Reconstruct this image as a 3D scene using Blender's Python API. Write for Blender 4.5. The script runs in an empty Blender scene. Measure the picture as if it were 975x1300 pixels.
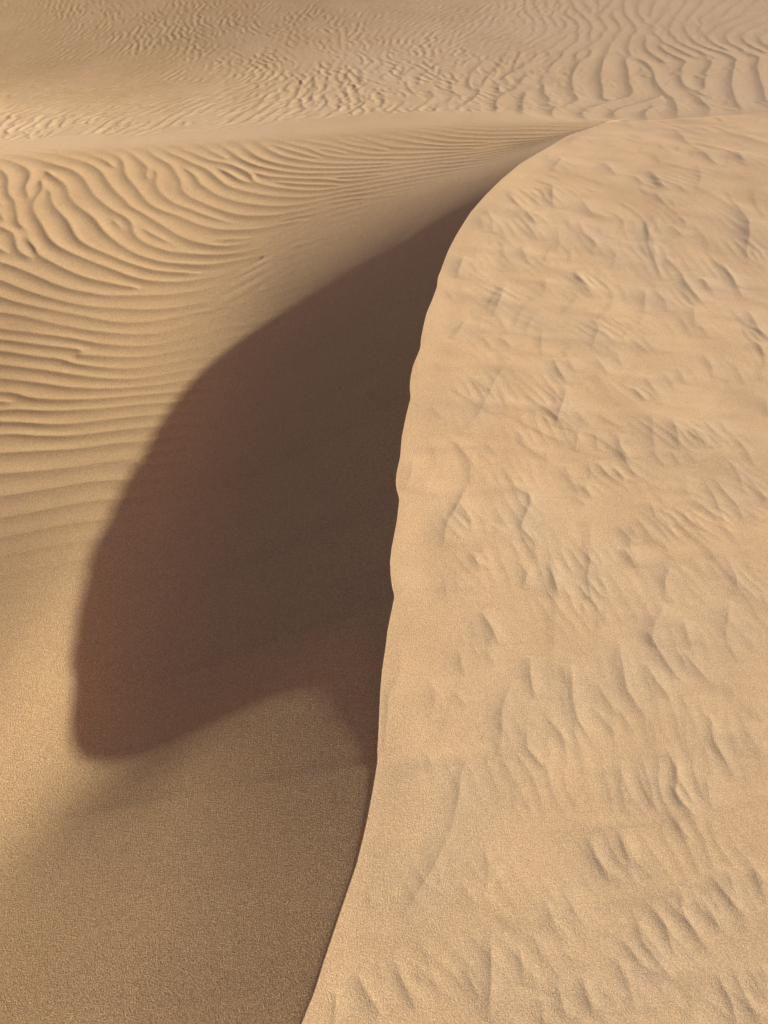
import bpy, math
import numpy as np

rng = np.random.default_rng(11)

# ----------------------------------------------------------------------------
# camera and sun
# ----------------------------------------------------------------------------
H = 2.0                       # camera height over the hollow floor (m)
PITCH = math.radians(42.0)    # looking down
FPX = 1040.0                  # focal length in units of 1/1300 of picture height
SP, CP = math.sin(PITCH), math.cos(PITCH)
SUN_EL = math.radians(21.5)
SUN_AZ = math.radians(20.0)   # direction to the sun from +x, turned towards the far side
HX, HY = math.cos(SUN_AZ), math.sin(SUN_AZ)


def row_of(y, z):
    d = H - z
    return 650 + FPX * (d * CP - y * SP) / (y * CP + d * SP)


def ground(px, py, z):
    a = (px - 487.5) / FPX
    b = (py - 650) / FPX
    t = (H - z) / (SP + b * CP)
    return a * t, t * (CP - b * SP)


def sstep(a, b, x):
    t = np.clip((x - a) / (b - a), 0, 1)
    return t * t * (3 - 2 * t)


def splus(x, w):
    q = np.clip(x / w, -40, 40)
    return np.where(x / w > 40, x, w * np.log1p(np.exp(q)))


def smax(a, b, k):
    return b + splus(a - b, k)


def smooth1(v, n):
    k = np.exp(-0.5 * (np.arange(-3 * n, 3 * n + 1) / n) ** 2)
    k /= k.sum()
    p = np.pad(v, 3 * n, mode='reflect', reflect_type='odd')
    return np.convolve(p, k, 'valid')


# ----------------------------------------------------------------------------
# crest line: height profile along y, plan position from the surveyed outline
# ----------------------------------------------------------------------------
YC = np.linspace(-3.0, 12.0, 6001)
zk = np.array([(-3, .22), (-1, .28), (0, .33), (.3, .35), (.6, .375), (.9, .40), (1.2, .412), (1.5, .419), (1.9, .440), (2.35, .468),
               (2.8, .487), (3.2, .499), (3.6, .508), (4.0, .512), (4.5, .482), (5.1, .40), (5.5, .345), (6.0, .32), (12, .2)])
ZCR = smooth1(np.interp(YC, zk[:, 0], zk[:, 1]), 70)
OUT = np.array([(745, 164), (720, 172), (705, 182), (685, 193), (660, 208), (635, 229), (615, 249), (597, 270),
                (580, 297), (569, 318), (560, 342), (556, 352), (555, 358), (555.5, 362), (549, 380), (542, 396),
                (538, 412), (534, 432), (534, 441), (524, 465), (521, 480), (520, 494), (521.5, 504), (515, 530),
                (510, 555), (508, 580), (503.5, 600), (502.3, 613), (504, 624), (507, 633), (504, 660), (500.5, 679),
                (497, 696), (495, 714), (496, 731), (498, 747), (501, 757), (497, 775), (492, 800), (489, 825),
                (485, 851), (482.5, 880), (480.5, 930), (479, 953), (479.5, 966), (474, 1000), (467, 1038), (461, 1065),
                (453, 1097), (442, 1130), (430, 1165), (420, 1195), (411, 1222), (400, 1258), (383, 1300),
                (352, 1370), (310, 1450), (250, 1560)], float)
RC = row_of(YC, ZCR)
ok = (YC > 0.1) & (RC > 165)
py = np.linspace(165, 1559, 4000)
px = smooth1(np.interp(py, OUT[:, 1], OUT[:, 0]), 7)
XCR = np.zeros_like(YC)
pxc = np.interp(RC[ok], py, px)
fw = YC[ok] * CP + (H - ZCR[ok]) * SP
XCR[ok] = (pxc - 487.5) / FPX * fw
i0, i1 = np.where(ok)[0][[0, -1]]
XCR[:i0] = XCR[i0] + (YC[:i0] - YC[i0]) * 0.45
sl = (XCR[i1] - XCR[i1 - 60]) / (YC[i1] - YC[i1 - 60])
XCR[i1 + 1:] = XCR[i1] + (YC[i1 + 1:] - YC[i1]) * min(sl, 1.0)


def cx(y): return np.interp(y, YC, XCR)
def zc(y): return np.interp(y, YC, ZCR)


# far ridge line in plan
rk = np.array([(-8, 4.4), (-4, 4.95), (-2.2, 5.22), (-.6, 5.48), (.3, 5.58), (1.2, 5.55), (1.75, 5.66), (2.5, 5.86), (4, 6.2), (9, 7.2)])
RX = np.linspace(-20, 20, 4001)
RY = smooth1(np.interp(RX, rk[:, 0], rk[:, 1]), 30)
def yr(x): return np.interp(x, RX, RY)
def tilt(x): return yr(x) - 5.55


def interp2(y, ks):
    ks = np.array(ks)
    return np.interp(y, ks[:, 0], ks[:, 1])


SY = np.linspace(-3, 12, 3001)
SLOPE = smooth1(interp2(SY, [(-3, .60), (.5, .62), (1, .65), (2.8, .64), (3.3, .60), (3.8, .54), (4.3, .44), (4.8, .30), (5.4, .17), (6, .12), (12, .12)]), 60)
SLOPE0 = smooth1(interp2(SY, [(-3, .66), (3.2, .66), (3.5, .63), (3.8, .54), (4.2, .40), (4.8, .25), (5.4, .20), (6, .2), (12, .2)]), 60)
def slope0(y): return np.interp(y, SY, SLOPE0)
def slope(y): return np.interp(y, SY, SLOPE)


def ridge_z(x):
    return np.interp(x, [-6, -2.5, 0, 1.2, 3], [.20, .25, .31, .335, .345])


def far_height(x, y):
    """ground beyond the ridge: falls away, levels out, then climbs slowly"""
    s = y - tilt(x)
    f = ridge_z(x) - .028 - .8 * splus(5.50 - s, .03) - .19 * splus(s - 5.56, .06) + .19 * splus(s - 6.6, .45) + .035 * splus(s - 8.0, .8)
    f = f - .105 * splus(.4 - x, 1.0) * sstep(6.6, 10.5, s) * (1 - sstep(12, 30, s))
    far = sstep(12, 40, s)
    return f * (1 - far) - .6 * sstep(20, 60, s)


def ridge_cut(z, x, y):
    """let a near surface fall away beyond the ridge, then meet the far ground"""
    d = y - yr(x)
    st = np.interp(x, [-3, 0, 1.0, 1.6, 2.2], [.21, .21, .24, .36, .50])
    z = z - st * splus(d, np.interp(x, [-3, 0, 1.5], [.10, .07, .035]))
    return smax(z, far_height(x, y), np.interp(x, [.8, 1.8], [.014, .005]))


def hollow_floor(x, y):
    ys = 2.1 + 1.15 * sstep(-1.7, -.5, x)
    u = np.clip((y - ys) / (yr(x) - ys), 0, 1.4)
    rz = ridge_z(x)
    f = rz * np.where(u < 1, 2.7 * u ** 2 - 1.7 * u ** 3, 1 + .3 * (u - 1))
    f = f + (.055 - .05 * splus(-(x + .2), .3)) * sstep(3.0, 1.0, y) + .018 * sstep(-.75, -1.05, x) * sstep(1.9, 1.3, y) - .10 * splus(-(x + 1.08), .12) * sstep(4.2, 2.8, y)
    # broad shallow swells
    f = f + .010 * np.sin(x * 1.7 + y * .9 + 1.0) * sstep(1.5, 3, y)
    return f


QQ = np.linspace(-4, 14, 3601)
_dn = smooth1(interp2(QQ, [(-4, .0015), (.95, .002), (1.05, .004), (1.15, .006), (1.25, .009), (1.31, .013), (1.36, .022), (1.41, .038), (1.48, .068), (1.57, .115),
                           (1.8, .21), (2.1, .4), (2.6, .8), (3.5, 2), (14, 9)]), 12)
_dl = smooth1(interp2(QQ, [(-4, .01), (0, .015), (.9, .035), (1.2, .055), (1.5, .085), (1.75, .125), (2.0, .18), (2.5, .32), (3.5, .7), (14, 3)]), 50)
def DN(q): return np.interp(q, QQ, _dn)
def DL(q): return np.interp(q, QQ, _dl)


def left_height(x, y, parts=False):
    v = np.maximum(cx(y) - x, 0)
    zcy = zc(y)
    S = slope(y)
    A = zcy - S * v
    F = hollow_floor(x, y)
    # apron of slumped sand on the near side, laid out along the light
    q = y + .38 * v
    G = .30 + .068 * sstep(.35, 1.45, q)
    g = G * .75 * .8862 * erf(v / .75) + .04 * v
    qn = q + .36 * splus(v - .25, .06)
    w = sstep(.45, 1.15, v)
    delta = DN(qn) * (1 - w) + DL(q) * w
    B = zc(np.minimum(q, 1.6)) - delta - g
    kf = .060 + .07 * sstep(2.8, 3.8, y) + .09 * sstep(3.5, 4.4, y) + .06 * sstep(1.4, .8, y)
    base = smax(B, F, .035 + .05 * sstep(.7, 1.3, v))
    kk = np.minimum(kf, .0015 + v * (.12 + .2 * sstep(2.6, 3.6, y) + .4 * sstep(3.5, 4.4, y)))
    z = smax(A, base, kk)
    # far part of the slip face: concave, dying out towards the ridge
    hgt = np.maximum(zcy - F, .004)
    L = hgt / slope0(y)
    zf = F + hgt * np.exp(-(v / L) - .35 * (v / L) ** 2)
    wf = sstep(3.0, 4.2, y)
    z = z * (1 - wf) + zf * wf
    z = z - .11 * splus(-(x + 1.10), .12) * sstep(2.6, 1.7, y) * sstep(-.2, .8, y)
    z = np.where(v < 1e-6, np.maximum(zcy, z * 0 + zcy), z)
    if parts:
        return z, A, base, B, F, v
    return z


def erf(x):
    t = 1 / (1 + .3275911 * np.abs(x))
    y = 1 - (((((1.061405429 * t - 1.453152027) * t) + 1.421413741) * t - .284496736) * t + .254829592) * t * np.exp(-x * x)
    return np.sign(x) * y


# ----------------------------------------------------------------------------
# ripple fields: oriented patterns grown from noise, with forks and dead ends
# ----------------------------------------------------------------------------
class Field:
    def __init__(self, x0, x1, y0, y1, cell, angle, lam, lams, seed, iters=9, nang=16, aspread=16., rspread=.16, span=(0, 180), pin=None):
        self.x0, self.y0, self.c = x0, y0, cell
        nx, ny = int((x1 - x0) / cell) + 1, int((y1 - y0) / cell) + 1
        r = np.random.default_rng(seed)
        gx, gy = np.meshgrid(x0 + np.arange(nx) * cell, y0 + np.arange(ny) * cell)
        th = angle(gx, gy)          # direction (radians) in which the lee side faces
        la = lam(gx, gy)
        X = r.normal(size=(ny, nx)) + 1j * r.normal(size=(ny, nx))
        fx = np.fft.fftfreq(nx, cell)[None, :]
        fy = np.fft.fftfreq(ny, cell)[:, None]
        fr = np.hypot(fx, fy) + 1e-9
        fa = np.arctan2(fy, fx)
        angs = np.radians(np.linspace(span[0], span[1], nang))
        dth = angs[1] - angs[0]
        bank, W = [], []
        ll = np.log(np.array(lams))
        for i, l in enumerate(lams):
            if len(lams) == 1:
                wl = np.ones_like(la)
            else:
                wl = np.interp(np.log(la), ll, np.eye(len(lams))[i])
            for a in angs:
                da = np.angle(np.exp(1j * (fa - a)))
                G = np.exp(-.5 * (da / math.radians(aspread)) ** 2 - .5 * (np.log(fr * l) / rspread) ** 2)
                dd = np.angle(np.exp(1j * (th - a)))
                w = np.exp(-.5 * (dd / dth) ** 2) * wl
                if w.max() > 1e-3:
                    bank.append(G)
                    W.append(w)
        if pin is not None:
            pv = np.exp(2j * math.pi * pin[1] / la)
            pw = np.exp(-.5 * (pin[0] / .022) ** 2)
        for it in range(iters):
            if pin is not None:
                X = X * (1 - pw) + 1.3 * pv * pw
            FX = np.fft.fft2(X)
            Y = np.zeros_like(X)
            for G, w in zip(bank, W):
                Y += np.fft.ifft2(FX * G) * w
            m = np.abs(Y)
            Y /= (np.sqrt((m ** 2).mean()) + 1e-12)
            X = Y / (np.abs(Y) + .25) if it < iters - 1 else Y / (np.abs(Y) + .12)
        self.X = X

    def sample(self, x, y):
        """Catmull-Rom sampling of the complex field"""
        X = self.X
        ny, nx = X.shape
        u = np.clip((x - self.x0) / self.c, 1, nx - 3.001)
        v = np.clip((y - self.y0) / self.c, 1, ny - 3.001)
        i, j = u.astype(np.int64), v.astype(np.int64)
        fu, fv = u - i, v - j

        def wts(t):
            return (-.5 * t + t * t - .5 * t ** 3, 1 - 2.5 * t * t + 1.5 * t ** 3, .5 * t + 2 * t * t - 1.5 * t ** 3, -.5 * t * t + .5 * t ** 3)
        wu, wv = wts(fu), wts(fv)
        out = np.zeros(x.shape, complex)
        for b in range(4):
            row = np.zeros(x.shape, complex)
            for a in range(4):
                row += wu[a] * X[j + b - 1, i + a - 1]
            out += wv[b] * row
        return out


def ripple(c, lee=.36, sharp=1.0):
    """c: complex pattern. Height 0..1 with a sharp crest, hollow lee side, gentle stoss."""
    u = (np.angle(c) / (2 * math.pi)) % 1.0
    a = np.clip(np.abs(c), 0, 1)
    t = np.clip(u / lee, 0, 1)
    s = np.clip((u - lee) / (1 - lee), 0, 1)
    hl = (1 - t) ** 2.0
    hs = s * s * (1.8 - .8 * s)
    h = np.where(u < lee, hl, hs)
    return (h - .45) * sstep(.25, .9, a)


class Noise:
    """smooth band noise on a plan rectangle"""
    def __init__(self, x0, x1, y0, y1, cell, sx, sy, rot, seed):
        nx, ny = int((x1 - x0) / cell) + 1, int((y1 - y0) / cell) + 1
        r = np.random.default_rng(seed)
        fx = np.fft.fftfreq(nx, cell)[None, :]
        fy = np.fft.fftfreq(ny, cell)[:, None]
        c, s = math.cos(rot), math.sin(rot)
        a, b = fx * c + fy * s, -fx * s + fy * c
        G = np.exp(-.5 * ((a * sx) ** 2 + (b * sy) ** 2) * 6)
        n = np.fft.ifft2(np.fft.fft2(r.normal(size=(ny, nx))) * G).real
        n = (n - n.mean()) / n.std()
        f = Field.__new__(Field)
        f.x0, f.y0, f.c, f.X = x0, y0, cell, n.astype(complex)
        self.f = f

    def __call__(self, x, y):
        return self.f.sample(x, y).real


# crest lines of the ripples in the hollow, surveyed from the photograph
TRACE = """
72 228 86 235 83 249 94 260 108 269 122 278 127 287 136 299 152 311 166 322 180 329 206 337 230 340 254 343.5 278 344.5 302 343 330 342
65 255 70 264 79 272 88 281 92 294 100 307 113 316 128 321 144 327 160 334 180 340
38 266 46 278 56 289 57 300 68 311 86 319 108 328 128 337 148 344 166 354 180 358 195 359 220 363 250 363.5 280 362 302 358 320 353 345 343
47 323 60 330 76 339 94 348 112 355 128 359 140 360 151 364
-30 327 0 333 16 337 32 345 56 356 84 368 104 371 124 375 136 378
153 376 170 378 195 378 210 379 234 378 260 376 286 371 306 367 326 359 345 352
-30 345 0 356 16 363 32 370 56 377 76 383 100 390 128 392.5 152 393 180 396.5 220 397 246 395.5 270 393 290 387 320 375
-30 368 0 377 20 384 40 389 64 393 86 397 104 400 120 405 140 410 160 412.5 190 412 210 409 230 406 248 403
-30 394 0 397 24 400 44 405 66 411 88 416 112 421 136 423 160 426 194 427.5 214 425.5 234 421 256 417 270 413
0 419 40 424 76 428 100 432 124 437 148 440 172 442.5 195 442 220 438 240 434
0 431 20 433 44 437 66 440 88 442
94 453 120 453 144 454 170 455 195 453.5 220 450
-30 442 0 445 24 449 48 453.5 72 455 90 460 112 465.5 140 469 164 470 190 467
-30 461 0 463.5 28 466.5 60 471 90 475.5 120 479 144 482.5 170 483.5 195 480
-30 480 0 481 30 484 60 488 84 492.5 120 494 150 494 180 491
-30 498 0 498 20 499.5 36 506 60 509 100 509 130 507 160 504
-30 524 0 522 24 520 60 522 90 521 124 519 160 516 190 513
-30 534 0 536 30 538 60 541 90 540 120 536 150 532 180 529
-30 554 0 552 24 550 50 553 76 554
-30 577 0 575.6 30 574 60 572 90 570 120 567 150 562
-30 604 0 602 30 600 60 598 90 595 112 592
-30 633 0 630 30 626 60 621 90 616 112 612
-30 660 0 657 30 653 60 647 84 643
109 205 120 211 130 216 132 226 140 237 148 246 160 253 164 259 160 266
112 237 118 247 130 258 144 267 152 271 162 274 166 284 172 298 180 308 195 315 210 321 224 328
76 211 90 213 100 221 110 229
148 196 156 202 158 214 160 225 170 233 176 242 180 250 186 259 195 265 207 270 219 271 234 278 250 287 266 294 282 299 300 301 322 302 345 301 360 299 386 297
186 273 198 282 210 293 224 301 240 310 258 318 278 321 300 323 330 321
166 194 178 204 189 213 186 224
198 220 199 234 198 244 210 250 219 257 219 264
188 189 196 198 210 205 218 210 226 222 234 232 230 240 236 251 250 257 266 264 280 270 294 277 310 281.6 330 282.5 345 284 360 283 380 281 400 278 420 272
250 233 262 238 270 247 286 255 302 260 320 264 345 269.6 360 271 380 271.6 400 269 424 264
208 189 222 197 238 202 246 209 258 212 268 220 278 226 284 236 298 241 314 246 330 250 345 253 360 256 380 259 400 259 424 257 444 252
230 189 246 194 256 201 264 203
248 179 262 187 274 194 280 198
278 205 294 209 308 215 318 225 330 235 348 241 368 244 388 248 408 250 432 249 456 246 480 241
278 182 290 190 306 202
302 178 310 188 322 198 336 205 348 208 364 211 384 214.4 404 216 428 216 452 215.6 500 215
337 213 352 217 374 221 396 222 420 222.4 448 223 472 222.4 495 221 540 218 560 215
340 226 360 227 380 229.6 408 231 428 235.6 448 237.4 472 236 495 233 530 227
337 186 348 193 360 199 380 203 400 207 424 209.6 448 210.4 480 210
352 176 368 182 388 187 400 193 416 198 440 201.6 464 203 495 203 520 205 546 204 570 202 592 199
374 175 396 180 420 184 436 188 452 193 470 196.4 495 197 544 196 570 196 600 195.6 624 191
398 167 416 170 428 178 444 184 472 188
448 169 464 176 480 182 495 187 512 188 540 188.6 570 190 600 191
480 172 500 176 520 180 544 184 568 186 600 185
480 165 504 167 528 173 552 178 576 181 610 180
540 166 564 172 588 175 620 176 652 175
564 165 592 169 624 171 652 171
300 322 316 320 340 316 366 310 386 304 420 294
312 333 336 329 360 323 380 317 410 308
9 232 9 248 18 253
41 220 36 232 32 242 22 248
52 237 49 250 39 262
24 272 23 280 18 286
0 288 12 291 20 297 17 308 26 320 33 327
"""


def trace_points(text, surf, z0):
    P, K, I = [], [], []
    for n, ln in enumerate(text.strip().splitlines()):
        q = np.array([float(t) for t in ln.split()]).reshape(-1, 2)
        d = np.r_[0, np.cumsum(np.hypot(*np.diff(q, axis=0).T))]
        t = np.arange(0, d[-1], .8)
        a, b = np.interp(t, d, q[:, 0]), np.interp(t, d, q[:, 1])
        if len(t) > 12:
            a, b = smooth1(a, 2), smooth1(b, 2)
        z = np.full_like(a, z0)
        for _ in range(14):
            x, y = ground(a, b, z)
            z = .5 * z + .5 * surf(x, y)
        tx, ty = np.gradient(x), np.gradient(y)
        kx, ky = -ty, tx
        s = np.where(.35 * kx + .94 * ky > 0, -1, 1) if surf is hollow_floor else np.where(kx > 0, -1, 1)
        m = np.hypot(kx, ky) + 1e-9
        P.append(np.stack([x, y], 1))
        K.append(np.stack([kx * s / m, ky * s / m], 1))
        I.append(np.full(len(x), n))
    return np.concatenate(P), np.concatenate(K), np.concatenate(I)


class Traced:
    """plan grids of distance, signed offset, lee direction and spacing around traced crest lines"""
    def __init__(self, text, surf, z0, x0, x1, y0, y1, cell, lam_range):
        P, K, I = trace_points(text, surf, z0)
        # spacing to the neighbouring line, measured across the crest
        lam = np.full(len(P), np.nan)
        for n in range(0, len(P), 3):
            d = P - P[n]
            al = np.abs(d @ K[n])
            ac = np.abs(d[:, 0] * K[n, 1] - d[:, 1] * K[n, 0])
            m = (I != I[n]) & (ac < .03) & (al > .035) & (al < .4)
            if m.any():
                lam[n] = al[m].min()
        nx, ny = int((x1 - x0) / cell) + 1, int((y1 - y0) / cell) + 1
        gx, gy = x0 + np.arange(nx) * cell, y0 + np.arange(ny) * cell
        best = np.full((ny, nx), 9.0)
        sd = np.zeros((ny, nx))
        ax, ay, al_, aw = (np.zeros((ny, nx)) for _ in range(4))
        R = 5
        for (x, y), (kx, ky), l in zip(P, K, lam):
            i, j = int(round((x - x0) / cell)), int(round((y - y0) / cell))
            if not (0 <= i < nx and 0 <= j < ny):
                continue
            ax[j, i] += kx
            ay[j, i] += ky
            if l == l:
                al_[j, i] += math.log(min(max(l, lam_range[0]), lam_range[1]))
                aw[j, i] += 1
            a, b, c, d_ = max(i - R, 0), min(i + R + 1, nx), max(j - R, 0), min(j + R + 1, ny)
            dx, dy = gx[a:b][None, :] - x, gy[c:d_][:, None] - y
            D = np.hypot(dx, dy)
            m = D < best[c:d_, a:b]
            best[c:d_, a:b] = np.where(m, D, best[c:d_, a:b])
            sd[c:d_, a:b] = np.where(m, dx * kx + dy * ky, sd[c:d_, a:b])
        fx = np.fft.fftfreq(nx, cell)[None, :]
        fy = np.fft.fftfreq(ny, cell)[:, None]
        f2 = fx ** 2 + fy ** 2

        def blur(a, scales):
            o = 0
            for sig, wt in scales:
                o = o + wt * np.fft.ifft2(np.fft.fft2(a) * np.exp(-2 * (math.pi * sig) ** 2 * f2)).real
            return o
        sc = ((.05, 1.0), (.15, .5), (.5, .2), (1.5, .1))
        self.D, self.S = best, sd
        self.A = np.arctan2(blur(ay, sc), blur(ax, sc))
        sl = ((.12, 1.0), (.4, .3), (1.5, .05))
        self.L = np.exp(blur(al_, sl) / np.maximum(blur(aw, sl), 1e-9))
        f = Field.__new__(Field)
        f.x0, f.y0, f.c = x0, y0, cell
        f.X = np.exp(1j * blur(self.A * 0 + np.unwrap(self.A, axis=0) * 0, ((.1, 1),))) * 0 + np.cos(self.A) + 1j * np.sin(self.A)
        self.dir = f
        g = Field.__new__(Field)
        g.x0, g.y0, g.c = x0, y0, cell
        g.X = self.L.astype(complex)
        self.lam = g


LX0, LX1, LY0, LY1, LCELL = -4.0, 1.9, .9, 6.4, .0125
TL = Traced(TRACE, hollow_floor, .1, LX0, LX1, LY0, LY1, LCELL, (.07, .24))
left_rip = Field(LX0, LX1, LY0, LY1, LCELL, lambda x, y: TL.A, lambda x, y: TL.L, [.07, .10, .14, .20], 5,
                 iters=12, nang=17, aspread=15., rspread=.26, span=(150, 350), pin=(TL.D, TL.S))
left_low = Noise(-5, 2.5, -1, 7, .04, .35, .25, .3, 3)


def hollow_surface(x, y):
    z, A, base, B, F, v = left_height(x, y, True)
    far0 = sstep(3.2, 4.2, y)
    free = sstep(.08 - .06 * far0, .50 - .25 * far0, (base - A) / np.maximum(slope(y), .2))
    free = free * (1 - far0) + far0 * sstep(.17, .05, z - F)
    far = sstep(1.85, 3.0, y + .12 * x + .25)
    rm = sstep(.02, .35, yr(x) - y)
    dv = TL.dir.sample(x, y)
    face = np.clip(-(dv.real * HX + dv.imag * HY) / (np.abs(dv) + 1e-6), 0, 1)   # how squarely the lee turns from the sun
    lam = np.clip(TL.lam.sample(x, y).real, .07, .22)
    amp = lam * (.110 - .054 * face ** 1.5) * free * far * (.25 + .75 * rm) * sstep(-.25, .35, yr(x) - y + .25)
    amp = amp * (1 + .15 * left_low(x, y))
    h = ripple(left_rip.sample(x, y), .42)
    return ridge_cut(z + amp * h, x, y)


# windward side ----------------------------------------------------------------
RX0, RX1, RY0, RY1 = -1.2, 4.6, -.7, 6.6
fineR = Field(-.6, 3.2, .2, 6.3, .006,
              lambda x, y: math.pi + .42 + .25 * np.sin(x * 3 + y * 2.1) + .2 * np.sin(y * 5.3 - x * 1.7),
              lambda x, y: np.interp(y, [.4, 1.2, 3, 6], [.042, .040, .050, .085]), [.040, .055, .085], 21, iters=4, nang=9,
              aspread=20., rspread=.32, span=(150, 260))
bigR = Field(RX0, RX1, RY0, RY1, .012,
             lambda x, y: math.pi + .05 + .55 * np.sin(x * 2.3 + y * 2.9 + .5) + .35 * np.sin(y * 6.1 + x * 1.1),
             lambda x, y: .13 + 0 * x, [.13], 31, iters=3, nang=9, aspread=26., rspread=.34, span=(120, 240))
bandR = Field(RX0, RX1, RY0, RY1, .012,
              lambda x, y: math.radians(101) + .18 * np.sin(x * 2 + y),
              lambda x, y: np.interp(y, [.5, 2, 5], [.15, .22, .42]), [.15, .22, .42], 41, iters=6, nang=9, aspread=14., rspread=.2, span=(70, 150))
nA = Noise(RX0, RX1, RY0, RY1, .02, .16, .12, .2, 51)
nB = Noise(RX0, RX1, RY0, RY1, .02, .10, .12, 0, 52)
nC = Noise(RX0, RX1, RY0, RY1, .03, .5, .4, 0, 53)


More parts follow.
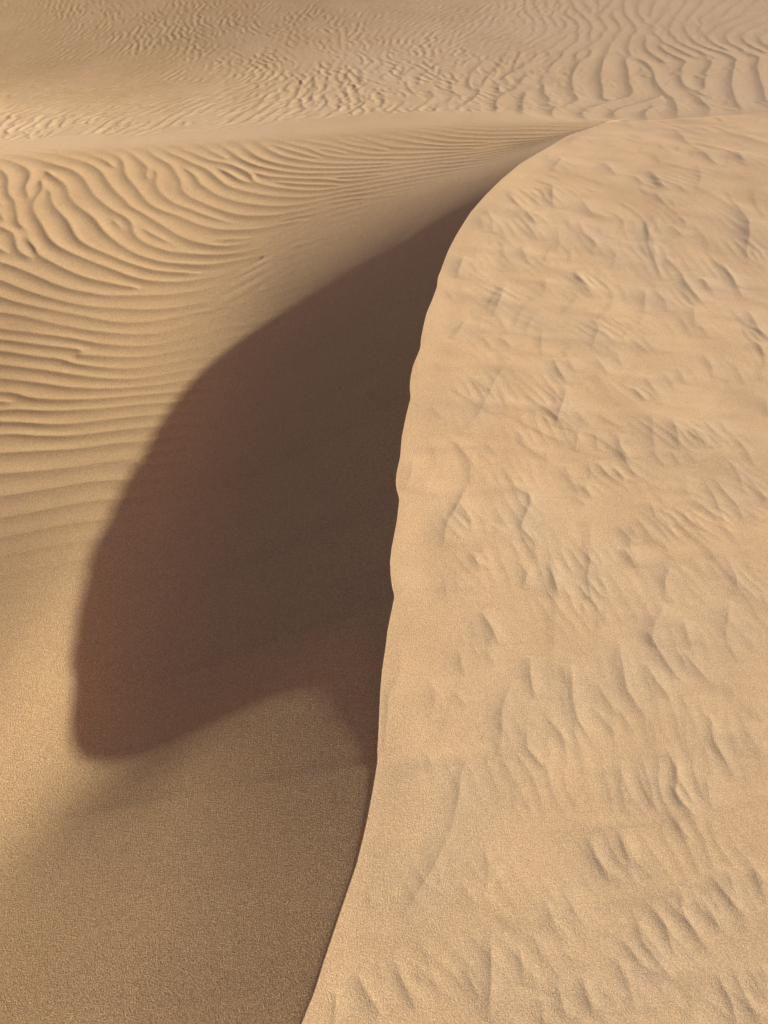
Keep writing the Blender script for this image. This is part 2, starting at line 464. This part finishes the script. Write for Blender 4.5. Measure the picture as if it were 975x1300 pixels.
RTRACE = """
T 560 150 4.535
.8 640 400 640 450 645 495;.5 690 240 650 290;.4 400 420 430 490;.6 500 550 530 590;.7 505 625 550 690;.5 265 540 300 600 290 650;.4 225 580 245 640
.4 370 690 355 780 420 850 460 880;.6 465 750 500 825;.7 125 820 95 900;.6 800 610 820 660 885 720 880 770;.4 665 630 680 680 675 760;.8 770 900 820 960;.5 820 480 870 550
T 760 150 4.535
.6 40 260 90 315;.5 215 335 255 375;.8 310 310 345 360 375 405;.6 320 430 375 490;.5 450 70 520 140;.7 590 175 640 230 690 270;.6 800 205 840 255
.6 575 280 590 350 570 400;.9 800 510 860 590 865 680 850 770 860 835;.9 325 570 285 650 285 740 320 820 355 915;.6 430 630 480 680;.5 490 590 500 620;.4 590 660 650 760
.8 725 860 770 930 795 970;.5 400 820 440 870;.6 480 900 500 960;.6 600 940 620 975;.4 330 210 360 260;.4 100 770 85 850
T 520 350 4.239
.8 510 65 480 150 455 205;.6 300 250 240 325;.6 700 200 640 260 625 310;.5 360 555 400 610;.6 545 450 460 560 410 680 370 750 290 840;1.0 780 460 800 510 840 565
.6 860 460 880 500;.9 840 620 820 700 795 770 790 800;.6 910 840 895 920;.6 895 10 940 50 975 65;.4 400 330 440 390;.5 500 340 540 375;.4 490 240 520 300;.3 205 90 240 130
.5 910 740 950 790;.3 130 720 170 760;.3 600 850 640 900;.3 420 900 470 960
T 745 350 4.239
.6 0 75 30 110;.7 40 250 65 290 30 380;.6 315 85 310 180;.6 370 80 425 140 425 180;.9 520 30 570 90 610 135;.5 630 30 690 110;.7 780 5 800 60 840 110;.6 575 180 580 260
.9 880 205 930 300 975 360;.6 920 370 960 420;.4 505 220 560 310;.4 620 280 650 320;.6 60 450 110 520;.5 165 420 190 480;.4 250 350 330 410;.4 310 340 360 400
.6 640 430 680 490 680 530;.5 500 500 525 560;.4 550 480 600 560;.5 430 530 480 610;.4 800 470 850 570;.5 330 550 370 630 410 680;.6 265 610 300 660
.5 350 760 355 880 370 950;.7 460 780 490 870 495 930;.7 580 840 640 920;.5 650 800 715 885;.4 730 790 750 840;.6 50 850 60 920;.7 175 860 175 910 215 970;.6 965 660 970 740
.4 80 300 140 360;.3 170 50 220 130;.3 420 230 480 320
T 490 570 3.9
.35 135 60 125 130 100 190;.7 395 200 345 290 300 370 290 430 285 480;.7 370 270 430 360;1.0 620 130 640 190 715 225 715 270 680 350 665 390 735 460 740 530;.6 715 590 680 680
.9 810 570 830 650 855 725;.4 440 530 460 590;.8 480 820 530 900 555 960;.4 295 660 300 740;.3 340 640 370 690;.3 795 20 800 100;.4 890 80 920 130;.4 400 20 440 80;.3 480 20 520 60
T 725 570 3.9
.7 240 0 285 80 335 150;.5 140 70 180 120;.6 225 100 265 155;.4 90 60 100 140;.6 50 170 100 230;.4 20 230 70 270;.5 400 10 460 80;.4 500 20 540 80;.4 580 30 610 60;.4 575 150 570 210
.6 665 160 710 240 740 310 760 370;.7 715 150 760 220 830 290 855 355;.5 800 80 840 150 850 210;.6 880 150 950 230 975 290;.6 240 380 310 460;.4 295 390 325 425;.5 335 350 390 430 440 470
.6 395 270 420 340 520 430;.4 445 290 490 370;.5 545 300 590 370;.4 600 330 650 390;.8 270 500 310 575;.7 65 450 95 540 80 640 100 730 130 800;.7 495 575 465 650 470 740
.6 460 790 410 870 400 960;.6 770 540 820 640 820 710;.6 785 770 775 860 765 930;.4 690 570 740 630;.3 600 540 680 630;.5 560 860 580 950;.5 950 730 975 790;.3 860 560 910 600;.4 880 310 930 350;.5 380 900 400 960
T 470 800 3.824
.35 135 70 145 150 140 220 90 330 80 450 65 590;.5 430 100 450 200;.4 420 310 470 370;.4 300 250 320 310 300 420;.7 775 140 780 230 800 320;.7 690 250 640 380 640 500 620 600
.6 480 620 440 700 430 800 400 950;.6 760 440 760 580 830 660 860 690;.6 860 430 930 510 975 570;.3 600 30 570 100 600 160;.3 270 600 310 680;.3 700 800 720 840;.4 940 180 945 240;.3 490 60 540 150
T 720 800 3.824
.8 250 60 270 170 290 290 340 370 390 420;.9 400 20 440 90 490 170 560 250;.7 390 170 440 260 500 330;.6 570 110 600 150 700 260;.5 150 260 200 350 240 400;.5 130 380 230 490;.4 250 380 320 480
.8 20 150 25 330 50 440 120 540;.5 770 50 820 140;.3 870 30 920 90;.6 265 650 260 760 290 880;.7 370 640 400 740 430 870;.8 485 580 530 680 530 800 600 890 660 940
.8 690 420 710 540 790 660 820 720;.3 580 400 580 580;.6 680 720 690 820 710 870;.4 800 500 860 600;.4 860 470 950 610;.3 900 350 940 430;.4 480 870 560 960;.4 550 120 590 200
T 400 1040 3.362
.6 590 20 520 180 430 330 370 420;.4 730 120 740 260;.3 630 290 680 370;.8 750 500 750 700 740 860;.7 640 650 700 760;.5 870 560 890 650 880 700;.4 940 520 970 600
.7 180 660 230 760 280 830;.6 90 740 85 860;.6 340 600 370 690 440 830;.3 430 650 460 700;.3 230 320 240 370;.4 270 620 290 680
T 685 1040 3.362
.9 210 80 240 160 300 260;.8 340 60 390 200;.6 100 300 150 400 210 480;.5 20 340 60 440 130 510;.5 580 20 640 80;.9 420 460 440 530 510 620 560 680;.6 365 520 430 620 530 680
.8 600 310 610 400 680 510 720 560;.7 490 380 540 460 560 550 600 600;.8 695 340 770 470;1.0 730 240 800 330 890 430;.6 800 220 840 330;.6 900 180 950 310 975 350;.5 920 220 975 280
.7 330 600 370 690 410 810;.8 180 680 230 840;.7 70 700 110 850;.9 760 670 820 790 840 870;.8 820 630 880 760 940 870;.7 890 640 975 770;.5 950 640 975 680;.6 10 780 20 870
.4 260 730 330 790;.3 320 230 380 290;.3 450 180 530 260;.3 740 400 800 450
R 560 150 4.535
.6 620 860 700 880 800 870;.7 850 540 975 575;.4 380 550 560 510
R 760 150 4.535
.6 0 560 100 570 210 580;.6 100 700 190 735 280 740;.9 770 90 870 110 975 145;.6 640 150 770 195;.8 600 420 680 450 760 490;.5 560 810 700 830 830 835;.5 850 600 975 620;.4 380 250 520 290;.4 440 400 500 415
R 520 350 4.239
1.0 700 150 790 155 870 170 975 175;.7 570 400 660 410 760 410;.6 740 890 840 890;.4 60 350 160 360 260 350;.4 20 500 140 500 260 490
R 745 350 4.239
.8 30 210 120 235 220 260;.7 350 395 480 405 620 410;.6 740 270 850 290 940 300;.6 740 600 850 600 975 590;.7 370 680 460 700 600 710;.7 850 120 975 150;.5 0 820 100 820 180 825
R 490 570 3.9
.4 90 200 200 190 320 180;.5 60 690 200 680 360 690 460 670;.4 460 400 640 420
R 725 570 3.9
.6 100 350 240 300 380 240 450 235;.5 430 190 540 190;.8 550 510 680 500 790 460 930 400;.5 100 830 200 830 380 830;.5 660 410 760 400
R 720 800 3.824
.8 600 275 700 265 780 270 860 260 960 270;.6 260 600 370 580 470 520 560 510;.4 700 900 850 830 960 790
R 685 1040 3.362
.7 480 310 560 290 680 270 760 210;.7 200 500 350 460 430 440;.8 440 690 560 650 700 650 850 600 960 560;.5 60 600 180 590 280 560
"""


class Relief:
    """single scarps (T) and low rounded ridges (R) on the windward face, surveyed from the photograph"""
    def __init__(self, text, surf, x0, x1, y0, y1, cell):
        self.x0, self.y0, self.c = x0, y0, cell
        nx, ny = int((x1 - x0) / cell) + 1, int((y1 - y0) / cell) + 1
        gx, gy = x0 + np.arange(nx) * cell, y0 + np.arange(ny) * cell
        h = np.zeros((ny, nx))
        msk = np.zeros((ny, nx))
        kind, ox, oy, sc = 'T', 0, 0, 1
        r = np.random.default_rng(5)
        for ln in text.strip().splitlines():
            if ln[0] in 'TR':
                kind = ln[0]
                ox, oy, sc = [float(t) for t in ln[1:].split()]
                continue
            for seg in ln.split(';'):
                f = [float(t) for t in seg.split()]
                q = np.array(f[1:]).reshape(-1, 2) / sc + (ox, oy)
                d = np.r_[0, np.cumsum(np.hypot(*np.diff(q, axis=0).T))]
                e = 5 if kind == 'T' else 12
                t = np.arange(-e, d[-1] + e, .6)
                a = np.interp(t, d, q[:, 0]) + (np.minimum(t, 0) * (q[1, 0] - q[0, 0]) + np.maximum(t - d[-1], 0) * (q[-1, 0] - q[-2, 0])) / (d[-1] / (len(q) - 1))
                b = np.interp(t, d, q[:, 1]) + (np.minimum(t, 0) * (q[1, 1] - q[0, 1]) + np.maximum(t - d[-1], 0) * (q[-1, 1] - q[-2, 1])) / (d[-1] / (len(q) - 1))
                if len(t) > 24:
                    a, b = smooth1(a, 4), smooth1(b, 4)
                z = np.full_like(a, .4)
                for _ in range(8):
                    x, y = ground(a, b, z)
                    z = .5 * z + .5 * surf(x, y)
                tx, ty = np.gradient(x), np.gradient(y)
                m = np.hypot(tx, ty) + 1e-9
                kx, ky = -ty / m, tx / m
                if kind == 'T':
                    sg = np.where(kx > 0, -1, 1)
                    kx, ky = kx * sg, ky * sg
                ym = float(y.mean())
                u = np.clip(np.arange(len(t)) / (len(t) - 1), 0, 1)
                tap = np.clip(np.sin(math.pi * u), 0, 1) ** .7
                if kind == 'T':
                    la, lb = .0115 + .0052 * ym, .024 + .012 * ym
                    la *= r.uniform(.8, 1.3)
                    A = .27 * la * f[0]
                    R = 2.6 * lb
                else:
                    la = lb = .012 + .0055 * ym
                    A = .10 * la * f[0]
                    R = 3 * la
                # dense enough stamping along the line
                i0, i1 = max(int((x.min() - R - x0) / cell), 0), min(int((x.max() + R - x0) / cell) + 2, nx)
                j0, j1 = max(int((y.min() - R - y0) / cell), 0), min(int((y.max() + R - y0) / cell) + 2, ny)
                if i1 <= i0 or j1 <= j0:
                    continue
                GX, GY = np.meshgrid(gx[i0:i1], gy[j0:j1])
                best = np.full(GX.shape, 9.0)
                idx = np.zeros(GX.shape, int)
                step = max(1, int(len(x) / 60))
                for n in range(0, len(x), step):
                    D = (GX - x[n]) ** 2 + (GY - y[n]) ** 2
                    mm = D < best
                    best = np.where(mm, D, best)
                    idx = np.where(mm, n, idx)
                dx, dy = GX - x[idx], GY - y[idx]
                ds = dx * kx[idx] + dy * ky[idx]
                al = np.abs(dx * ky[idx] - dy * kx[idx])
                T = tap[idx] * np.exp(-(al / (.6 * la)) ** 2)
                if kind == 'T':
                    pr = np.where(ds > 0, np.exp(-(ds / la)) * 1.25 - .25 * np.exp(-(ds / (3 * la)) ** 2), np.exp(-np.abs(ds) / lb))
                else:
                    pr = np.exp(-(ds / la) ** 2)
                h[j0:j1, i0:i1] += A * T * pr
                if kind == 'T':
                    msk[j0:j1, i0:i1] = np.maximum(msk[j0:j1, i0:i1], T * np.exp(-(ds / (1.5 * lb)) ** 2) * f[0])
        self.h = Field.__new__(Field)
        self.h.x0, self.h.y0, self.h.c, self.h.X = x0, y0, cell, h.astype(complex)
        fx = np.fft.fftfreq(nx, cell)[None, :]
        fy = np.fft.fftfreq(ny, cell)[:, None]
        G = np.exp(-2 * (math.pi * .03) ** 2 * (fx ** 2 + fy ** 2))
        self.m = Field.__new__(Field)
        self.m.x0, self.m.y0, self.m.c, self.m.X = x0, y0, cell, np.fft.ifft2(np.fft.fft2(msk) * G)


def dune_base(x, y):
    v = np.maximum(x - cx(y), 0)
    return zc(y) - (np.interp(y, [.3, 1, 2, 3], [.06, .085, .125, .13]) * v + .012 * v * v) * (1 - sstep(3.0, 5.6, y))


relief = Relief(RTRACE, dune_base, -.5, 3.3, .2, 5.9, .0032)


def dune_surface(x, y):
    v = np.maximum(x - cx(y), 0)
    z = dune_base(x, y)
    edge = sstep(0, .10, v)
    b = bandR.sample(x, y)
    ub = (np.angle(b) / (2 * math.pi)) % 1
    ab = sstep(.2, .9, np.abs(b))
    # bands: narrow rounded ridge with broad trough
    br = (np.exp(-((np.minimum(ub, 1 - ub)) / .13) ** 2)) * ab
    z = z + .0016 * br * edge * (1 + .4 * nB(x, y))
    # small ripples living in the troughs between the bands
    fm = (1 - br) * (.25 + .75 * sstep(-1.2, .8, nA(x, y) + .35 * nC(x, y))) * sstep(.0, .25, v)
    lamb = np.interp(y, [.4, 1.2, 3, 6], [.042, .040, .050, .085])
    out = sstep(0, .18, x - .469 * (.743 * y + 1.05))
    cm = np.maximum(np.clip(relief.m.sample(x, y).real * 1.8, 0, 1), .85 * out)
    z = z + .026 * (.3 + .9 * cm) * lamb * fm * (1 + .35 * nB(x, y)) * ripple(fineR.sample(x, y), .45)
    # larger broken scarps
    bm = sstep(-.4, 1.3, nB(x, y)) * sstep(.02, .22, v)
    z = z + (.0010 + .0013 * sstep(.8, 2.2, y) + .0028 * out) * bm * ripple(bigR.sample(x, y), .26)
    z = z + .0025 * nC(x, y) * edge + .0015 * nA(x, y) * edge
    z = z + relief.h.sample(x, y).real * sstep(0, .02, v)
    return ridge_cut(z, x, y)


# far plain ----------------------------------------------------------------------
FTRACE = """
686 102 693 107 692 116 687 128
702 101 711 110 709 118 702 129
736 83 725 94 722 104 726 114 724 125
751 84 743 93 741 104 739 116 742 124
765 82 763 90 758 102 756 112 753 120
780 80 782 88 781 98
770 99 774 108 771 116 762 125
784 100 792 106 793 114 789 120
686 69 689 78 686 88 676 96
699 69 700 80 703 87 690 98
715 68 712 80
733 67 727 79
752 66 743 79
770 67 762 78
677 73 675 80 664 86
660 66 654 78
646 68 638 80 628 90 612 108
650 90 630 104
654 112 636 124
636 112 628 122
796 81 802 89 801 100 810 107 813 116 806 122
818 94 819 100 830 109 834 118
822 91 831 96 833 101 845 109 854 120 862 129 860 138
852 83 845 91 849 102 863 111 875 122 885 132
870 83 866 94 868 103 882 114 895 126
888 83 890 95 893 106 904 119 916 128 927 133
908 75 907 87 912 101 923 116 935 126 947 134
937 81 929 91 932 105 939 115 947 121
966 75 949 91 948 101 950 112
955 86 967 92 964 101 968 110 966 118 974 125
350 152 366 141
370 152 386 140
392 150 410 138
415 148 434 136
440 146 460 134
470 143 490 131
500 140 520 127
530 138 552 124
560 135 582 121
590 132 610 118
300 150 318 139
250 155 268 145
200 160 214 150
120 168 132 160
60 172 74 164
600 20 614 8
640 24 655 10
700 20 712 8
760 20 772 8
840 22 850 8
920 22 930 8
"""
FX0, FX1, FY0, FY1, FCELL = -7.0, 8.0, 5.2, 14.0, .016
TF = Traced(FTRACE, far_height, .1, FX0, FX1, FY0, FY1, FCELL, (.14, .30))


def far_lam(x, y):
    return np.clip(np.interp(x, [-3, -.5, 1.0, 2.2], [.10, .12, .19, .25]), .09, .3) * (1 - .45 * sstep(7.6, 8.8, y))


farR = Field(FX0, FX1, FY0, FY1, FCELL, lambda x, y: np.where(TF.D < .1, TF.A, TF.A + .35 * np.sin(x * 1.7 + y * 1.1) + .25 * np.sin(y * 2.9 - x)), far_lam, [.10, .15, .22], 61, iters=6, nang=13,
             aspread=14., rspread=.24, span=(100, 260), pin=(TF.D, TF.S))
farS = Field(FX0, FX1, FY0, FY1, FCELL, lambda x, y: math.radians(165) + .6 * np.sin(x * 1.3 + y), lambda x, y: .085 + 0 * x, [.085], 62, iters=3, nang=9,
             aspread=30., rspread=.35, span=(100, 250))
farN = Noise(-7, 8, 5.4, 15, .03, .22, .5, .2, 63)
farM = Noise(-7, 8, 5.4, 15, .03, .08, .16, .1, 64)


def plain_surface(x, y):
    z = far_height(x, y)
    s = y - tilt(x)
    inside = sstep(15, 13, y) * sstep(-7, -6, x) * sstep(8, 7, x)
    a0 = 5.72 - .40 * sstep(.6, 1.7, x)
    on = sstep(a0, a0 + .8, s) * inside
    big = sstep(.2, 2.0, x + .25 * (8 - y))
    dash = sstep(-.9, .5, farM(x, y) + .5 * farN(x, y) + 1.8 * big)
    fade = 1 - .6 * sstep(7.5, 8.5, s)
    z = z + (.0056 + .0040 * big) * on * dash * fade * ripple(farR.sample(x, y), .34)
    z = z + .0060 * on * (1 - .75 * big) * sstep(-1.2, .9, farM(x + 3, y) + .4 * farN(x, y)) * ripple(farS.sample(x, y), .45)
    return z


def near_full_left(x, y):
    z = hollow_surface(x, y)
    s = y - tilt(x)
    return z + (plain_surface(x, y) - far_height(x, y)) * sstep(.02, .002, z - far_height(x, y))


def near_full_right(x, y):
    z = dune_surface(x, y)
    s = y - tilt(x)
    return z + (plain_surface(x, y) - far_height(x, y)) * sstep(.02, .002, z - far_height(x, y))


# ----------------------------------------------------------------------------
# mesh building
# ----------------------------------------------------------------------------
def sheet(name, X, Y, Z, mat, parent=None, flip=False):
    n, m = X.shape
    co = np.stack([X, Y, Z], -1).reshape(-1, 3).astype(np.float32)
    idx = np.arange(n * m, dtype=np.int32).reshape(n, m)
    q = np.stack([idx[:-1, :-1], idx[:-1, 1:], idx[1:, 1:], idx[1:, :-1]], -1).reshape(-1, 4)
    if flip:
        q = q[:, ::-1]
    me = bpy.data.meshes.new(name)
    me.vertices.add(len(co))
    me.vertices.foreach_set('co', co.ravel())
    me.loops.add(q.size)
    me.loops.foreach_set('vertex_index', q.ravel())
    me.polygons.add(len(q))
    me.polygons.foreach_set('loop_start', np.arange(0, q.size, 4, dtype=np.int32))
    me.polygons.foreach_set('loop_total', np.full(len(q), 4, np.int32))
    me.polygons.foreach_set('use_smooth', np.ones(len(q), bool))
    me.update(calc_edges=True)
    me.materials.append(mat)
    o = bpy.data.objects.new(name, me)
    bpy.context.scene.collection.objects.link(o)
    if parent:
        o.parent = parent
    return o


def graded(dens):
    """positions from (pos, spacing) knots"""
    ks = np.array(dens)
    p = [ks[0, 0]]
    while p[-1] < ks[-1, 0]:
        p.append(p[-1] + np.interp(p[-1], ks[:, 0], ks[:, 1]))
    return np.array(p)


QUAL = 1.0
rows = graded([(-.7, .02), (.15, .006), (.25, .0018 / QUAL), (1, .0022 / QUAL), (2, .004 / QUAL), (3.5, .0065 / QUAL), (5.0, .0085 / QUAL), (5.5, .0065 / QUAL), (5.59, .0065 / QUAL)])


def solve_grid(s, v, sign):
    S, V = np.meshgrid(s, v, indexing='ij')
    fan = (S + 1.15) / 2.15           # columns fan out with distance
    fan = np.maximum(fan, .35)
    y = S.copy()
    for _ in range(12):
        x = cx(y) + sign * V * fan
        y = S + tilt(x) * sstep(3.2, 5.2, S)
    x = cx(y) + sign * V * fan
    return x, y


# materials --------------------------------------------------------------------
def sand(name, base, grain=1.0, uneven=1.0, tone=(.925, .97, 1.045)):
    m = bpy.data.materials.new(name)
    m.use_nodes = True
    nt = m.node_tree
    N, L = nt.nodes, nt.links
    bs = N['Principled BSDF']
    bs.inputs['Roughness'].default_value = .92
    bs.inputs['Specular IOR Level'].default_value = .15
    try:
        bs.inputs['Diffuse Roughness'].default_value = .6
    except KeyError:
        pass
    tc = N.new('ShaderNodeTexCoord')

    def noise(scale, detail, rough=.55):
        n = N.new('ShaderNodeTexNoise')
        n.inputs['Scale'].default_value = scale
        n.inputs['Detail'].default_value = detail
        n.inputs['Roughness'].default_value = rough
        mp = N.new('ShaderNodeMapping')
        mp.inputs['Rotation'].default_value = (.6 + scale * .013, .4 + scale * .007, .9 + scale * .003)
        L.new(tc.outputs['Object'], mp.inputs['Vector'])
        L.new(mp.outputs['Vector'], n.inputs['Vector'])
        return n
    n1 = N.new('ShaderNodeTexVoronoi')      # single grains, each with its own tone
    n1.feature = 'F1'
    n1.inputs['Scale'].default_value = 620
    L.new(tc.outputs['Object'], n1.inputs['Vector'])
    sep = N.new('ShaderNodeSeparateColor')
    L.new(n1.outputs['Color'], sep.inputs[0])
    n2 = noise(1.1, 3)          # wide tonal drift
    n3 = N.new('ShaderNodeTexVoronoi')     # clumps
    n3.feature = 'F1'
    n3.inputs['Scale'].default_value = 340
    n4 = noise(60, 4, .7)
    wv = N.new('ShaderNodeVectorMath')
    wv.operation = 'MULTIPLY_ADD'
    wv.inputs[1].default_value = (.02, .02, .02)
    L.new(n4.outputs['Color'], wv.inputs[0])
    L.new(tc.outputs['Object'], wv.inputs[2])
    L.new(wv.outputs[0], n3.inputs['Vector'])
    cr = N.new('ShaderNodeValToRGB')
    b = np.array(base)
    cr.color_ramp.elements[0].position = .0
    cr.color_ramp.elements[0].color = (*(b * (1 - .38 * grain)), 1)
    cr.color_ramp.elements[1].position = 1.0
    cr.color_ramp.elements[1].color = (*(b * (1 + .38 * grain)), 1)
    L.new(sep.outputs[0], cr.inputs['Fac'])
    mx = N.new('ShaderNodeMix')
    mx.data_type = 'RGBA'
    mx.blend_type = 'MULTIPLY'
    mx.inputs['Factor'].default_value = 1.0
    cr2 = N.new('ShaderNodeValToRGB')
    cr2.color_ramp.elements[0].position = .3
    cr2.color_ramp.elements[0].color = (.97, .94, .89, 1)
    cr2.color_ramp.elements[1].position = .7
    cr2.color_ramp.elements[1].color = (1.0, 1.0, 1.0, 1)
    L.new(n2.outputs['Fac'], cr2.inputs['Fac'])
    L.new(cr.outputs['Color'], mx.inputs[6])
    L.new(cr2.outputs['Color'], mx.inputs[7])
    ca = N.new('ShaderNodeAttribute')      # coarser grains on the dune's rippled patches; elsewhere only a tone gradient
    ca.attribute_name = 'uneven'
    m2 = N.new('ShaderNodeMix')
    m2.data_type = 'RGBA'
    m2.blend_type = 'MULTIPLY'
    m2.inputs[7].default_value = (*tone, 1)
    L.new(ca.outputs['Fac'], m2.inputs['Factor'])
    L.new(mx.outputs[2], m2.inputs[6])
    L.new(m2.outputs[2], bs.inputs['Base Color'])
    b1 = N.new('ShaderNodeBump')
    b1.inputs['Distance'].default_value = .0012 * uneven
    b1.inputs['Strength'].default_value = 1.0
    L.new(n3.outputs['Distance'], b1.inputs['Height'])
    b1.invert = True
    b2 = N.new('ShaderNodeBump')
    b2.inputs['Distance'].default_value = .00022 * grain
    b2.inputs['Strength'].default_value = 1.0
    L.new(sep.outputs[1], b2.inputs['Height'])
    L.new(b1.outputs['Normal'], b2.inputs['Normal'])
    L.new(b2.outputs['Normal'], bs.inputs['Normal'])
    return m


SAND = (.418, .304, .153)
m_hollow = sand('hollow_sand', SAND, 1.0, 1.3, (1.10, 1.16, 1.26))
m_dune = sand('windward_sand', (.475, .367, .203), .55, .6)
m_plain = sand('plain_sand', (.435, .347, .205), .7, .8, (.84, .80, .70))

def tone_blend(o, val):  # per-vertex weight of the material's tone multiplier
    at = o.data.attributes.new('uneven', 'FLOAT', 'POINT')
    at.data.foreach_set('value', np.clip(val, 0, 1).astype(np.float32).ravel())


# dune: windward side and slip face ------------------------------------------------
dune = bpy.data.objects.new('sand_dune', None)
bpy.context.scene.collection.objects.link(dune)
dune['kind'] = 'structure'
dune['label'] = 'large sand dune with a sharp curving crest and a shaded slip face'
dune['category'] = 'sand dune'

vr = graded([(0, .0012 / QUAL), (.05, .0021 / QUAL), (1.15, .0024 / QUAL), (1.35, .01), (2.2, .03)])
X, Y = solve_grid(rows, vr, 1)
o = sheet('windward_slope', X, Y, near_full_right(X, Y), m_dune, dune)
o['label'] = 'bright wind rippled slope right of the crest'
at = o.data.attributes.new('uneven', 'FLOAT', 'POINT')
at.data.foreach_set('value', np.clip(relief.m.sample(X, Y).real * 1.6 * sstep(3.3, 2.6, X) * sstep(6, 5.5, Y) + .15 * nC(X, Y), 0, 1).astype(np.float32).ravel())

vl = graded([(0, .0012 / QUAL), (.05, .0025 / QUAL), (1.25, .0027 / QUAL), (1.5, .01), (2.6, .04)])
X, Y = solve_grid(rows, vl, -1)
Z = near_full_left(X, Y)
# the slip face runs from the crest to the foot; the rest is the hollow
foot = int(np.searchsorted(vl, .50))
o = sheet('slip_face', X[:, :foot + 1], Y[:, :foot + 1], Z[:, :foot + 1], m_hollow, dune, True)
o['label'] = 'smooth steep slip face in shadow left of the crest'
tone_blend(o, sstep(2.6, 5.4, Y[:, :foot + 1]))  # sand colour gets paler with distance
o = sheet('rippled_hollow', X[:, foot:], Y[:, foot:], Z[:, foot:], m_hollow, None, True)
tone_blend(o, sstep(2.6, 5.4, Y[:, foot:]))  # same gradient, paler towards the ridge
o['kind'] = 'structure'
o['label'] = 'smooth sand hollow rising to a slope of curved wind ripples'
o['category'] = 'sand hollow'

# far plain --------------------------------------------------------------------------
s = graded([(5.575, .0065 / QUAL), (6.0, .008 / QUAL), (7, .012 / QUAL), (9, .02 / QUAL), (13, .04), (16, .2), (40, 3), (300, 40), (900, 100)])
a = graded([(-1.6, .02), (-.62, .004), (-.6, .00125 / QUAL), (.6, .00125 / QUAL), (.62, .004), (1.6, .02)])
S, Aa = np.meshgrid(s, a, indexing='ij')
X = Aa * (S + 1.2)
Y = S.copy()
for _ in range(3):
    Y = S + np.clip(tilt(X), -1.3, 2.0) * sstep(60, 15, S)
Z = plain_surface(X, Y)
k = int(np.searchsorted(s, 6.3))
near = np.where(X[:k] < cx(Y[:k]), near_full_left(X[:k], Y[:k]), near_full_right(X[:k], Y[:k]))
Z[:k] = near
Z -= .0006
o = sheet('desert_plain', X, Y, Z, m_plain)
tone_blend(o, sstep(.6, -2.6, X - .3 * (Y - 8)) * sstep(5.9, 8.0, Y) + .12 * farN(np.clip(X, -6.8, 7.8), np.clip(Y, 5.5, 14.8)))  # darker, more golden colour towards the far left
o['kind'] = 'structure'
o['label'] = 'distant sand plain covered in small broken ripples beyond the ridge'
o['category'] = 'sand plain'

# ----------------------------------------------------------------------------
# light
# ----------------------------------------------------------------------------
w = bpy.data.worlds.new('World')
bpy.context.scene.world = w
w.use_nodes = True
nt = w.node_tree
sky = nt.nodes.new('ShaderNodeTexSky')
sky.sky_type = 'NISHITA'
sky.sun_disc = False
sky.sun_elevation = SUN_EL
sky.sun_rotation = math.pi / 2 - SUN_AZ
sky.air_density = 1.0
sky.dust_density = 4.0
sky.ozone_density = 0.3
tint = nt.nodes.new('ShaderNodeMix')     # pinkish cast put on the sky to redden the shadows
tint.data_type = 'RGBA'
tint.blend_type = 'MULTIPLY'
tint.inputs['Factor'].default_value = 1
tint.inputs[7].default_value = (1.0, .64, .66, 1)
nt.links.new(sky.outputs[0], tint.inputs[6])
nt.links.new(tint.outputs[2], nt.nodes['Background'].inputs[0])
nt.nodes['Background'].inputs[1].default_value = .083

sun = bpy.data.lights.new('sun', 'SUN')
sun.energy = 4.5
sun.angle = math.radians(1.2)
sun.color = (1.0, .96, .89)
so = bpy.data.objects.new('sun', sun)
bpy.context.scene.collection.objects.link(so)
from mathutils import Vector
d = Vector((-HX * math.cos(SUN_EL), -HY * math.cos(SUN_EL), -math.sin(SUN_EL)))
so.rotation_euler = d.to_track_quat('-Z', 'Y').to_euler()

cam = bpy.data.cameras.new('camera')
co = bpy.data.objects.new('camera', cam)
bpy.context.scene.collection.objects.link(co)
co.location = (0, 0, H)
co.rotation_euler = (math.pi / 2 - PITCH, 0, 0)
cam.sensor_fit = 'VERTICAL'
cam.sensor_height = 24
cam.lens = 24 * FPX / 1300
cam.clip_start = .02
cam.clip_end = 3000
sc = bpy.context.scene
sc.camera = co
sc.view_settings.view_transform = 'Standard'
sc.view_settings.look = 'None'
sc.view_settings.exposure = 1.10
sc.view_settings.gamma = 1
